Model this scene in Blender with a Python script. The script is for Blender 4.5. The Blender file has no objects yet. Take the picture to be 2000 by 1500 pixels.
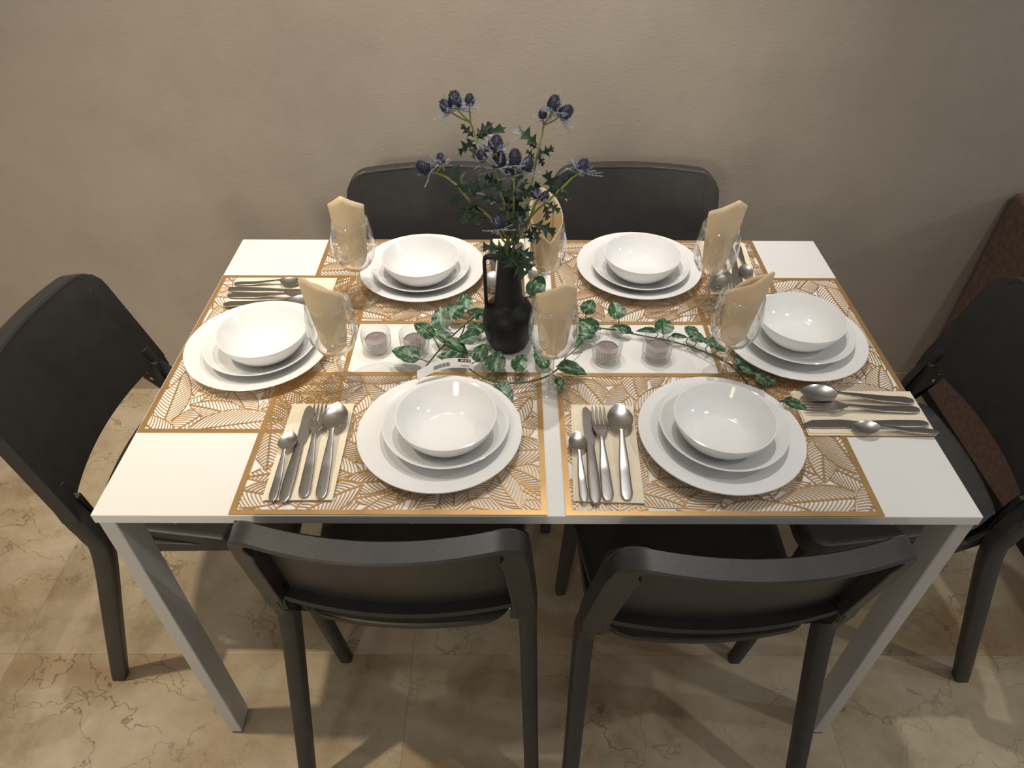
import bpy, math, random
import numpy as np
from mathutils import Vector, Matrix, Euler

random.seed(7)
C = bpy.context.scene.collection
PI = math.pi

# ------------------------------------------------------------------ camera
W, H, F = 2000, 1500, 1375.17
CAM = Vector((-0.0377, -0.9847, 1.5344))
CAM_ROT = Euler((0.840284, -0.003065, 0.000419), 'XYZ')
cd = bpy.data.cameras.new('camera')
cd.sensor_width = 36.0
cd.lens = F / W * 36.0
cd.clip_start = 0.05
cam = bpy.data.objects.new('camera', cd)
cam.location = CAM
cam.rotation_euler = CAM_ROT
C.objects.link(cam)
bpy.context.scene.camera = cam
RM = CAM_ROT.to_matrix()
CAM_R, CAM_U = RM @ Vector((1, 0, 0)), RM @ Vector((0, 1, 0))

# ------------------------------------------------------------------ world, lamps, exposure
vs = bpy.context.scene.view_settings
vs.view_transform = 'Standard'
vs.look = 'None'
vs.gamma = 1.0
vs.use_curve_mapping = False
vs.exposure = 0.0
world = bpy.data.worlds.new('World')
bpy.context.scene.world = world
world.use_nodes = True
world.node_tree.nodes['Background'].inputs[0].default_value = (1.0, 0.965, 0.92, 1)
world.node_tree.nodes['Background'].inputs[1].default_value = 0.31


def spot(name, loc, target, watt, color, angle=70, blend=0.6, size=0.03):
    l = bpy.data.lights.new(name, 'SPOT')
    l.energy = watt
    l.color = color
    l.spot_size = math.radians(angle)
    l.spot_blend = blend
    l.shadow_soft_size = size
    o = bpy.data.objects.new(name, l)
    o.location = loc
    d = Vector(target) - Vector(loc)
    o.rotation_euler = d.to_track_quat('-Z', 'Y').to_euler()
    C.objects.link(o)
    return o


spot('ceiling_spot_table', (0.20, 0.42, 2.75), (0.10, 0.0, 0.74), 56, (1.0, 0.96, 0.905), 66, 0.8, 0.025)
spot('ceiling_spot_left', (-1.1, -0.35, 2.7), (-1.22, -0.28, 0.0), 108, (1.0, 0.86, 0.64), 72, 0.85, 0.03)
spot('ceiling_spot_right', (1.45, -0.75, 2.7), (0.9, -0.1, 0.2), 30, (1.0, 0.94, 0.87), 75, 0.8, 0.03)
spot('ceiling_spot_far_right', (5.0, -0.9, 2.7), (1.2, 0.7, 0.6), 75, (0.80, 0.91, 1.0), 60, 0.8, 0.06)
spot('ceiling_spot_wall', (-0.25, 0.0, 2.75), (-0.25, 0.7, 1.05), 115, (1.0, 0.92, 0.82), 74, 1.0, 0.08)
spot('ceiling_spot_behind', (-1.6, -4.2, 2.0), (-0.7, 0.7, 0.8), 185, (1.0, 0.87, 0.67), 38, 0.9, 0.4)


# ------------------------------------------------------------------ helpers
def ray(px, py):
    return RM @ Vector(((px - W / 2) / F, -(py - H / 2) / F, -1.0))


def at_z(px, py, z):
    d = ray(px, py)
    return CAM + d * ((z - CAM.z) / d.z)


def at_y(px, py, y):
    d = ray(px, py)
    return CAM + d * ((y - CAM.y) / d.y)


def px_per_m(p):
    v = RM.transposed() @ (p - CAM)
    return F / -v.z


class MB:
    """collects verts and faces of ONE mesh"""
    def __init__(s):
        s.v, s.f = [], []

    def add(s, verts, faces):
        o = len(s.v)
        s.v += [tuple(v) for v in verts]
        s.f += [tuple(i + o for i in f) for f in faces]
        return s

    def box(s, c, d, m=None):
        x, y, z = [k / 2 for k in d]
        vs = [Vector((a * x, b * y, e * z)) for a in (-1, 1) for b in (-1, 1) for e in (-1, 1)]
        if m is not None:
            vs = [m @ v for v in vs]
        vs = [v + Vector(c) for v in vs]
        return s.add(vs, [(0, 1, 3, 2), (4, 6, 7, 5), (0, 4, 5, 1), (2, 3, 7, 6), (0, 2, 6, 4), (1, 5, 7, 3)])

    def lathe(s, prof, n=48, c=(0, 0, 0), close=False):
        cx, cy, cz = c
        vs, fs = [], []
        k = len(prof)
        for i in range(n):
            a = 2 * PI * i / n
            for r, z in prof:
                vs.append((cx + r * math.cos(a), cy + r * math.sin(a), cz + z))
        for i in range(n):
            j = (i + 1) % n
            for q in range(k if close else k - 1):
                w = (q + 1) % k
                fs.append((i * k + q, j * k + q, j * k + w, i * k + w))
        return s.add(vs, fs)

    def rings(s, rings, cap=True, closed=True):
        n = len(rings[0])
        vs = [v for r in rings for v in r]
        fs = []
        for i in range(len(rings) - 1):
            for j in range(n if closed else n - 1):
                k = (j + 1) % n
                fs.append((i * n + j, i * n + k, (i + 1) * n + k, (i + 1) * n + j))
        if cap:
            fs.append(tuple(range(n - 1, -1, -1)))
            fs.append(tuple((len(rings) - 1) * n + j for j in range(n)))
        return s.add(vs, fs)

    def tube(s, pts, rad, n=8):
        pts = [Vector(p) for p in pts]
        if not isinstance(rad, (list, tuple)):
            rad = [rad] * len(pts)
        rings = []
        up = Vector((0.13, 0.21, 0.97)).normalized()
        for i, p in enumerate(pts):
            t = (pts[min(i + 1, len(pts) - 1)] - pts[max(i - 1, 0)]).normalized()
            u = up - t * up.dot(t)
            if u.length < 1e-3:
                u = Vector((1, 0, 0)) - t * t.x
            u.normalize()
            w = t.cross(u)
            up = u
            rings.append([p + (u * math.cos(2 * PI * k / n) + w * math.sin(2 * PI * k / n)) * rad[i] for k in range(n)])
        return s.rings(rings)

    def mesh(s, name, mat, smooth=35):
        me = bpy.data.meshes.new(name)
        me.from_pydata(s.v, [], s.f)
        me.update()
        if smooth:
            me.polygons.foreach_set('use_smooth', [True] * len(me.polygons))
            me.set_sharp_from_angle(angle=math.radians(smooth))
        if mat:
            me.materials.append(mat)
        return me

    def build(s, name, mat, parent=None, smooth=35, bevel=0, loc=None):
        return link(name, s.mesh(name, mat, smooth), parent, bevel, loc)


def link(name, me, parent=None, bevel=0, loc=None):
    o = bpy.data.objects.new(name, me)
    C.objects.link(o)
    o.parent = parent
    if loc is not None:
        o.location = loc
    if bevel:
        b = o.modifiers.new('bevel', 'BEVEL')
        b.width = bevel
        b.segments = 3
        b.limit_method = 'ANGLE'
        b.angle_limit = math.radians(40)
    return o


def tag(o, label=None, cat=None, group=None, kind=None):
    if label:
        o['label'] = label
    if cat:
        o['category'] = cat
    if group:
        o['group'] = group
    if kind:
        o['kind'] = kind
    return o


def empty(name, loc=(0, 0, 0), rz=0):
    o = bpy.data.objects.new(name, None)
    o.empty_display_size = 0.05
    o.location = loc
    o.rotation_euler = (0, 0, rz)
    C.objects.link(o)
    return o


def copy_tree(o, parent=None):
    c = o.copy()
    C.objects.link(c)
    c.parent = parent
    for ch in list(o.children):
        copy_tree(ch, c)
    return c


def spline(pts, n=8):
    """Catmull-Rom through the points"""
    P = [Vector(p) for p in pts]
    out = []
    for i in range(len(P) - 1):
        a, b, c, d = P[max(i - 1, 0)], P[i], P[i + 1], P[min(i + 2, len(P) - 1)]
        for k in range(n):
            t = k / n
            out.append(0.5 * ((2 * b) + (c - a) * t + (2 * a - 5 * b + 4 * c - d) * t * t + (3 * b - a - 3 * c + d) * t ** 3))
    out.append(P[-1])
    return out


def interp(x, xs, ys):
    return float(np.interp(x, xs, ys))


# ------------------------------------------------------------------ materials
def mat_new(name):
    m = bpy.data.materials.new(name)
    m.use_nodes = True
    nt = m.node_tree
    return m, nt, nt.nodes['Principled BSDF'], nt.nodes['Material Output']


def nd(nt, kind, **kw):
    n = nt.nodes.new(kind)
    for k, v in kw.items():
        setattr(n, k, v)
    return n


def plain(name, col, rough=0.5, metal=0.0, spec=0.5, var=0.0, scale=40, bump=0.0, bscale=300, coat=0.0, coord='Object'):
    m, nt, b, out = mat_new(name)
    b.inputs['Base Color'].default_value = (*col, 1)
    b.inputs['Roughness'].default_value = rough
    b.inputs['Metallic'].default_value = metal
    b.inputs['Specular IOR Level'].default_value = spec
    b.inputs['Coat Weight'].default_value = coat
    tc = nd(nt, 'ShaderNodeTexCoord')
    if var:
        n = nd(nt, 'ShaderNodeTexNoise')
        n.inputs['Scale'].default_value = scale
        n.inputs['Detail'].default_value = 4
        r = nd(nt, 'ShaderNodeValToRGB')
        r.color_ramp.elements[0].position = 0.3
        r.color_ramp.elements[1].position = 0.7
        r.color_ramp.elements[0].color = (*[c * (1 - var) for c in col], 1)
        r.color_ramp.elements[1].color = (*[min(1, c * (1 + var)) for c in col], 1)
        nt.links.new(tc.outputs[coord], n.inputs['Vector'])
        nt.links.new(n.outputs['Fac'], r.inputs['Fac'])
        nt.links.new(r.outputs['Color'], b.inputs['Base Color'])
    if bump:
        n2 = nd(nt, 'ShaderNodeTexNoise')
        n2.inputs['Scale'].default_value = bscale
        n2.inputs['Detail'].default_value = 3
        bp = nd(nt, 'ShaderNodeBump')
        bp.inputs['Strength'].default_value = bump
        bp.inputs['Distance'].default_value = 0.001
        nt.links.new(tc.outputs[coord], n2.inputs['Vector'])
        nt.links.new(n2.outputs['Fac'], bp.inputs['Height'])
        nt.links.new(bp.outputs['Normal'], b.inputs['Normal'])
    return m


def glass_mat(name, tint=(0.985, 0.988, 0.985), lo=0.04, hi=0.75, rough=0.02, power=2.6):
    """thin clear glass: transparent walls with fresnel-like reflection"""
    m, nt, b, out = mat_new(name)
    nt.nodes.remove(b)
    tr = nd(nt, 'ShaderNodeBsdfTransparent')
    tr.inputs['Color'].default_value = (*tint, 1)
    gl = nd(nt, 'ShaderNodeBsdfGlossy')
    gl.inputs['Roughness'].default_value = rough
    gl.inputs['Color'].default_value = (0.95, 0.95, 0.93, 1)
    lw = nd(nt, 'ShaderNodeLayerWeight')
    lw.inputs['Blend'].default_value = 0.5
    pw = nd(nt, 'ShaderNodeMath', operation='POWER')
    pw.inputs[1].default_value = power
    mr = nd(nt, 'ShaderNodeMapRange')
    mr.inputs['To Min'].default_value = lo
    mr.inputs['To Max'].default_value = hi
    mx = nd(nt, 'ShaderNodeMixShader')
    ed = nd(nt, 'ShaderNodeMath', operation='POWER')
    ed.inputs[1].default_value = 6.0
    em = nd(nt, 'ShaderNodeMixRGB')
    em.inputs['Color1'].default_value = (*tint, 1)
    em.inputs['Color2'].default_value = (0.5, 0.51, 0.49, 1)
    nt.links.new(lw.outputs['Facing'], ed.inputs[0])
    nt.links.new(ed.outputs[0], em.inputs['Fac'])
    nt.links.new(em.outputs[0], tr.inputs['Color'])
    nt.links.new(lw.outputs['Facing'], pw.inputs[0])
    nt.links.new(pw.outputs[0], mr.inputs['Value'])
    nt.links.new(mr.outputs[0], mx.inputs['Fac'])
    nt.links.new(tr.outputs[0], mx.inputs[1])
    nt.links.new(gl.outputs[0], mx.inputs[2])
    nt.links.new(mx.outputs[0], out.inputs['Surface'])
    return m


def wall_mat():
    m, nt, b, out = mat_new('taupe_plaster')
    b.inputs['Roughness'].default_value = 0.85
    b.inputs['Specular IOR Level'].default_value = 0.25
    g = nd(nt, 'ShaderNodeNewGeometry')
    n = nd(nt, 'ShaderNodeTexNoise')
    n.inputs['Scale'].default_value = 3.2
    n.inputs['Detail'].default_value = 8
    n.inputs['Roughness'].default_value = 0.62
    r = nd(nt, 'ShaderNodeValToRGB')
    r.color_ramp.elements[0].position = 0.3
    r.color_ramp.elements[1].position = 0.7
    r.color_ramp.elements[0].color = (0.350, 0.302, 0.248, 1)
    r.color_ramp.elements[1].color = (0.425, 0.372, 0.312, 1)
    n2 = nd(nt, 'ShaderNodeTexNoise')
    n2.inputs['Scale'].default_value = 190
    n2.inputs['Detail'].default_value = 4
    mp = nd(nt, 'ShaderNodeMapping')
    mp.inputs['Scale'].default_value = (0.55, 1, 1.1)
    bp = nd(nt, 'ShaderNodeBump')
    bp.inputs['Strength'].default_value = 0.22
    bp.inputs['Distance'].default_value = 0.002
    nt.links.new(g.outputs['Position'], n.inputs['Vector'])
    nt.links.new(g.outputs['Position'], mp.inputs['Vector'])
    nt.links.new(mp.outputs[0], n2.inputs['Vector'])
    nt.links.new(n.outputs['Fac'], r.inputs['Fac'])
    nt.links.new(r.outputs['Color'], b.inputs['Base Color'])
    nt.links.new(n2.outputs['Fac'], bp.inputs['Height'])
    nt.links.new(bp.outputs['Normal'], b.inputs['Normal'])
    return m


def marble_mat(name='beige_marble'):
    m, nt, b, out = mat_new(name)
    b.inputs['Roughness'].default_value = 0.3
    b.inputs['Specular IOR Level'].default_value = 0.4
    g = nd(nt, 'ShaderNodeNewGeometry')
    oi = nd(nt, 'ShaderNodeObjectInfo')
    off = nd(nt, 'ShaderNodeVectorMath', operation='SCALE')
    off.inputs[0].default_value = (7.0, 3.0, 5.0)
    nt.links.new(oi.outputs['Random'], off.inputs['Scale'])
    pos = nd(nt, 'ShaderNodeVectorMath', operation='ADD')
    nt.links.new(g.outputs['Position'], pos.inputs[0])
    nt.links.new(off.outputs[0], pos.inputs[1])
    # cloudy base
    n = nd(nt, 'ShaderNodeTexNoise')
    n.inputs['Scale'].default_value = 4.5
    n.inputs['Detail'].default_value = 9
    n.inputs['Roughness'].default_value = 0.68
    nt.links.new(pos.outputs[0], n.inputs['Vector'])
    r = nd(nt, 'ShaderNodeValToRGB')
    e = r.color_ramp.elements
    e[0].position, e[0].color = 0.28, (0.28, 0.205, 0.125, 1)
    e[1].position, e[1].color = 0.74, (0.64, 0.55, 0.42, 1)
    k = e.new(0.46)
    k.color = (0.47, 0.38, 0.255, 1)
    k = e.new(0.6)
    k.color = (0.56, 0.465, 0.335, 1)
    nt.links.new(n.outputs['Fac'], r.inputs['Fac'])
    # crack-like veins
    d = nd(nt, 'ShaderNodeTexNoise')
    d.inputs['Scale'].default_value = 9
    d.inputs['Detail'].default_value = 6
    nt.links.new(pos.outputs[0], d.inputs['Vector'])
    ds = nd(nt, 'ShaderNodeVectorMath', operation='SCALE')
    ds.inputs['Scale'].default_value = 0.24
    nt.links.new(d.outputs['Color'], ds.inputs[0])
    da = nd(nt, 'ShaderNodeVectorMath', operation='ADD')
    nt.links.new(pos.outputs[0], da.inputs[0])
    nt.links.new(ds.outputs[0], da.inputs[1])
    mp = nd(nt, 'ShaderNodeMapping')
    mp.inputs['Scale'].default_value = (0.62, 1.5, 1)
    nt.links.new(da.outputs[0], mp.inputs['Vector'])
    v = nd(nt, 'ShaderNodeTexVoronoi', feature='DISTANCE_TO_EDGE')
    v.inputs['Scale'].default_value = 6.5
    nt.links.new(mp.outputs[0], v.inputs['Vector'])
    vr = nd(nt, 'ShaderNodeMapRange')
    vr.inputs['From Min'].default_value = 0.0
    vr.inputs['From Max'].default_value = 0.016
    vr.inputs['To Min'].default_value = 1.0
    vr.inputs['To Max'].default_value = 0.0
    nt.links.new(v.outputs['Distance'], vr.inputs['Value'])
    n3 = nd(nt, 'ShaderNodeTexNoise')
    n3.inputs['Scale'].default_value = 3.0
    nt.links.new(pos.outputs[0], n3.inputs['Vector'])
    mk = nd(nt, 'ShaderNodeMapRange')
    mk.inputs['From Min'].default_value = 0.42
    mk.inputs['From Max'].default_value = 0.62
    mk.inputs['To Min'].default_value = 0.08
    mk.inputs['To Max'].default_value = 0.75
    nt.links.new(n3.outputs['Fac'], mk.inputs['Value'])
    mu = nd(nt, 'ShaderNodeMath', operation='MULTIPLY')
    nt.links.new(vr.outputs[0], mu.inputs[0])
    nt.links.new(mk.outputs[0], mu.inputs[1])
    mp2 = nd(nt, 'ShaderNodeMapping')
    mp2.inputs['Scale'].default_value = (0.7, 1.8, 1)
    nt.links.new(pos.outputs[0], mp2.inputs['Vector'])
    n4 = nd(nt, 'ShaderNodeTexNoise')
    n4.inputs['Scale'].default_value = 3.2
    n4.inputs['Detail'].default_value = 5
    nt.links.new(mp2.outputs[0], n4.inputs['Vector'])
    m4 = nd(nt, 'ShaderNodeMapRange')
    m4.inputs['From Min'].default_value = 0.53
    m4.inputs['From Max'].default_value = 0.68
    m4.inputs['To Min'].default_value = 0.0
    m4.inputs['To Max'].default_value = 0.55
    nt.links.new(n4.outputs['Fac'], m4.inputs['Value'])
    rust = nd(nt, 'ShaderNodeMixRGB')
    rust.inputs['Color2'].default_value = (0.33, 0.20, 0.095, 1)
    nt.links.new(m4.outputs[0], rust.inputs['Fac'])
    nt.links.new(r.outputs['Color'], rust.inputs['Color1'])
    mix = nd(nt, 'ShaderNodeMixRGB')
    mix.inputs['Color2'].default_value = (0.115, 0.075, 0.04, 1)
    nt.links.new(mu.outputs[0], mix.inputs['Fac'])
    nt.links.new(rust.outputs[0], mix.inputs['Color1'])
    nt.links.new(mix.outputs[0], b.inputs['Base Color'])
    return m


def paper_mat(name, col, trans=0.35, emboss=0.0):
    m, nt, b, out = mat_new(name)
    b.inputs['Base Color'].default_value = (*col, 1)
    b.inputs['Roughness'].default_value = 0.9
    b.inputs['Specular IOR Level'].default_value = 0.15
    tl = nd(nt, 'ShaderNodeBsdfTranslucent')
    tl.inputs['Color'].default_value = (1.0, 0.70, 0.34, 1)
    mx = nd(nt, 'ShaderNodeMixShader')
    mx.inputs['Fac'].default_value = trans
    nt.links.new(b.outputs[0], mx.inputs[1])
    nt.links.new(tl.outputs[0], mx.inputs[2])
    nt.links.new(mx.outputs[0], out.inputs['Surface'])
    if emboss:
        tc = nd(nt, 'ShaderNodeTexCoord')
        w = nd(nt, 'ShaderNodeTexNoise')
        w.inputs['Scale'].default_value = 420
        bp = nd(nt, 'ShaderNodeBump')
        bp.inputs['Strength'].default_value = emboss
        bp.inputs['Distance'].default_value = 0.0008
        nt.links.new(tc.outputs['Object'], w.inputs['Vector'])
        nt.links.new(w.outputs['Fac'], bp.inputs['Height'])
        nt.links.new(bp.outputs['Normal'], b.inputs['Normal'])
    return m


def ivy_mat():
    m, nt, b, out = mat_new('variegated_leaf')
    b.inputs['Roughness'].default_value = 0.38
    tc = nd(nt, 'ShaderNodeTexCoord')
    oi = nd(nt, 'ShaderNodeObjectInfo')
    off = nd(nt, 'ShaderNodeVectorMath', operation='SCALE')
    off.inputs[0].default_value = (13, 5, 9)
    nt.links.new(oi.outputs['Random'], off.inputs['Scale'])
    mp = nd(nt, 'ShaderNodeMapping')
    mp.inputs['Scale'].default_value = (2.0, 5.5, 1)
    nt.links.new(tc.outputs['Object'], mp.inputs['Vector'])
    ad = nd(nt, 'ShaderNodeVectorMath', operation='ADD')
    nt.links.new(mp.outputs[0], ad.inputs[0])
    nt.links.new(off.outputs[0], ad.inputs[1])
    n = nd(nt, 'ShaderNodeTexNoise')
    n.inputs['Scale'].default_value = 1.6
    n.inputs['Detail'].default_value = 5
    n.inputs['Roughness'].default_value = 0.7
    nt.links.new(ad.outputs[0], n.inputs['Vector'])
    r = nd(nt, 'ShaderNodeValToRGB')
    e = r.color_ramp.elements
    e[0].position, e[0].color = 0.38, (0.008, 0.036, 0.015, 1)
    e[1].position, e[1].color = 0.66, (0.50, 0.56, 0.26, 1)
    k = e.new(0.54)
    k.color = (0.020, 0.085, 0.034, 1)
    k = e.new(0.59)
    k.color = (0.07, 0.18, 0.07, 1)
    nt.links.new(n.outputs['Fac'], r.inputs['Fac'])
    # pale midrib along the leaf's own axis
    sx = nd(nt, 'ShaderNodeSeparateXYZ')
    nt.links.new(tc.outputs['Object'], sx.inputs[0])
    ab = nd(nt, 'ShaderNodeMath', operation='ABSOLUTE')
    nt.links.new(sx.outputs['Y'], ab.inputs[0])
    mr = nd(nt, 'ShaderNodeMapRange')
    mr.inputs['From Min'].default_value = 0.008
    mr.inputs['From Max'].default_value = 0.028
    mr.inputs['To Min'].default_value = 0.7
    mr.inputs['To Max'].default_value = 0.0
    nt.links.new(ab.outputs[0], mr.inputs['Value'])
    mx = nd(nt, 'ShaderNodeMixRGB')
    mx.inputs['Color2'].default_value = (0.16, 0.27, 0.13, 1)
    nt.links.new(mr.outputs[0], mx.inputs['Fac'])
    nt.links.new(r.outputs['Color'], mx.inputs['Color1'])
    nt.links.new(mx.outputs[0], b.inputs['Base Color'])
    return m


def steel_mat():
    m, nt, b, out = mat_new('brushed_steel')
    b.inputs['Base Color'].default_value = (0.42, 0.41, 0.40, 1)
    b.inputs['Metallic'].default_value = 1.0
    tc = nd(nt, 'ShaderNodeTexCoord')
    mp = nd(nt, 'ShaderNodeMapping')
    mp.inputs['Scale'].default_value = (30, 900, 30)
    n = nd(nt, 'ShaderNodeTexNoise')
    n.inputs['Scale'].default_value = 3
    mr = nd(nt, 'ShaderNodeMapRange')
    mr.inputs['To Min'].default_value = 0.2
    mr.inputs['To Max'].default_value = 0.42
    nt.links.new(tc.outputs['Object'], mp.inputs['Vector'])
    nt.links.new(mp.outputs[0], n.inputs['Vector'])
    nt.links.new(n.outputs['Fac'], mr.inputs['Value'])
    nt.links.new(mr.outputs[0], b.inputs['Roughness'])
    return m


M = {
    'wall': wall_mat(),
    'marble': marble_mat(),
    'grout': plain('grout', (0.36, 0.29, 0.20), 0.8, var=0.1),
    'skirting': plain('skirting_stone', (0.40, 0.32, 0.22), 0.4, var=0.15, scale=9),
    'suede': plain('brown_suede', (0.20, 0.135, 0.11), 0.95, spec=0.15, var=0.22, scale=60, bump=0.5, bscale=500),
    'black_plinth': plain('dark_plinth', (0.02, 0.018, 0.017), 0.7, var=0.1),
    'table_white': plain('white_melamine', (0.80, 0.79, 0.765), 0.32, var=0.012, scale=6),
    'table_leg': plain('powder_coated_steel', (0.56, 0.545, 0.52), 0.5, var=0.02, bump=0.1, bscale=700),
    'plastic': plain('anthracite_plastic', (0.034, 0.032, 0.031), 0.42, var=0.12, scale=30, bump=0.25, bscale=900),
    'steel': steel_mat(),
    'gold': plain('gold_foil', (0.74, 0.47, 0.21), 0.33, metal=0.8, var=0.12, scale=14),
    'china': plain('white_opal_glass', (0.79, 0.79, 0.785), 0.12, spec=0.5, var=0.006, scale=5, coat=0.3),
    'glass': glass_mat('clear_glass'),
    'ribbed': glass_mat('ribbed_glass', (0.985, 0.99, 0.985), 0.05, 0.7, 0.04, 2.0),
    'stem': glass_mat('solid_glass', (0.97, 0.975, 0.97), 0.10, 0.9, 0.03, 1.3),
    'napkin': paper_mat('cream_paper', (0.82, 0.70, 0.48), 0.26, 0.35),
    'napkin_flat': plain('cream_tissue', (0.82, 0.73, 0.57), 0.9, spec=0.1, var=0.03, scale=60, bump=0.4, bscale=500),
    'wax': plain('mauve_wax', (0.22, 0.18, 0.185), 0.5, var=0.06, scale=80),
    'wick': plain('wick', (0.7, 0.68, 0.62), 0.9, var=0.1),
    'alu': plain('tealight_cup', (0.5, 0.48, 0.47), 0.35, metal=0.8, var=0.05),
    'vase': plain('matte_black_ceramic', (0.006, 0.006, 0.007), 0.48, spec=0.3, var=0.15, scale=50, bump=0.2, bscale=600),
    'ivy': ivy_mat(),
    'vine': plain('vine_stem', (0.045, 0.065, 0.025), 0.6, var=0.3, scale=60),
    'stalk': plain('thistle_stalk', (0.20, 0.22, 0.05), 0.6, var=0.3, scale=30),
    'thistle': plain('thistle_blue', (0.020, 0.023, 0.052), 0.6, var=0.4, scale=250),
    'bract': plain('thistle_bract', (0.30, 0.33, 0.42), 0.6, var=0.35, scale=90),
    'tleaf': plain('dark_green_leaf', (0.009, 0.030, 0.013), 0.36, var=0.45, scale=45),
    'tag': plain('white_label_paper', (0.80, 0.79, 0.77), 0.7, var=0.01),
    'ink': plain('black_ink', (0.02, 0.02, 0.02), 0.7, var=0.02),
    'grey_ink': plain('grey_ink', (0.22, 0.22, 0.22), 0.7, var=0.02),
    'screw': plain('screw_steel', (0.6, 0.6, 0.6), 0.25, metal=1.0, var=0.03),
    'foot': plain('black_foot', (0.015, 0.015, 0.017), 0.6, var=0.05),
}

# ------------------------------------------------------------------ the setting
YW = 0.708
TILE = 0.905
floor = MB().box((0, -0.90, -0.016), (5.43, 3.62, 0.016)).build('floor', M['grout'], smooth=0)
tag(floor, 'beige marble tiled floor with thin dark crack veins', kind='structure')
tile_me = MB().box((0, 0, 0), (TILE - 0.0005, TILE - 0.0005, 0.008)).mesh('tile', M['marble'], 0)
for i in range(6):
    for j in range(4):
        t = link('tile', tile_me, floor)
        t.location = (-0.26 - TILE * 2.5 + TILE * i + 0.0, 0.706 - TILE * (j + 0.5), -0.004)
wall = MB().box((0, YW + 0.06, 1.35), (5.6, 0.12, 2.7)).build('wall_back', M['wall'], smooth=0)
tag(wall, 'taupe limewashed plaster wall behind the dining table', kind='structure')
sk = MB().box((0, YW - 0.003, 0.036), (5.43, 0.006, 0.07)).build('baseboard_back', M['skirting'], smooth=0)
tag(sk, 'low beige stone skirting along the plaster wall', kind='structure')

# upholstered partition at the right
part = empty('upholstered_partition', (1.257, 0.2, 0))
tag(part, 'brown suede covered low partition behind the right chair', 'partition')
MB().box((0.10, 0.017, 0.375), (0.20, 0.965, 0.64)).build('panel', M['suede'], part, bevel=0.012)
MB().box((0.11, 0.02, 0.027), (0.17, 0.94, 0.054)).build('plinth', M['black_plinth'], part)

# ------------------------------------------------------------------ table
TZ = 0.74
table = empty('dining_table', (0, 0, 0))
tag(table, 'white rectangular dining table with pale grey steel legs set for six', 'table')
MB().box((0, 0, TZ - 0.009), (1.25, 0.75, 0.018)).build('table_top', M['table_white'], table, bevel=0.0012)
leg_me = MB().box((0, 0, 0), (0.0245, 0.05, 0.715)).mesh('leg', M['table_leg'], 0)
foot_me = MB().box((0, 0, 0), (0.020, 0.045, 0.006)).mesh('foot', M['foot'], 0)
for sx in (-1, 1):
    for sy in (-1, 1):
        lg = link('leg', leg_me, table, 0.0025)
        lg.location = (sx * 0.6105, sy * 0.3475, 0.006 + 0.3575 + 0.0005)
        ft = link('foot', foot_me, lg)
        ft.location = (0, 0, -0.3575 - 0.0032)
for sy in (-1, 1):
    MB().box((0, sy * 0.30, 0.706), (1.19, 0.025, 0.03)).build('rail', M['table_leg'], table, bevel=0.002)
for sx in (-1, 1):
    MB().box((sx * 0.585, 0, 0.706), (0.025, 0.57, 0.03)).build('rail', M['table_leg'], table, bevel=0.002)
for bx in (-0.515, -0.178, 0.174, 0.507):
    MB().lathe([(0, 0), (0.006, 0.0006), (0.0085, 0.0025), (0.009, 0.008), (0, 0.008)], 20).build('glide_pad', M['tag'], table, loc=(bx, -0.362, 0.7135))


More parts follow.
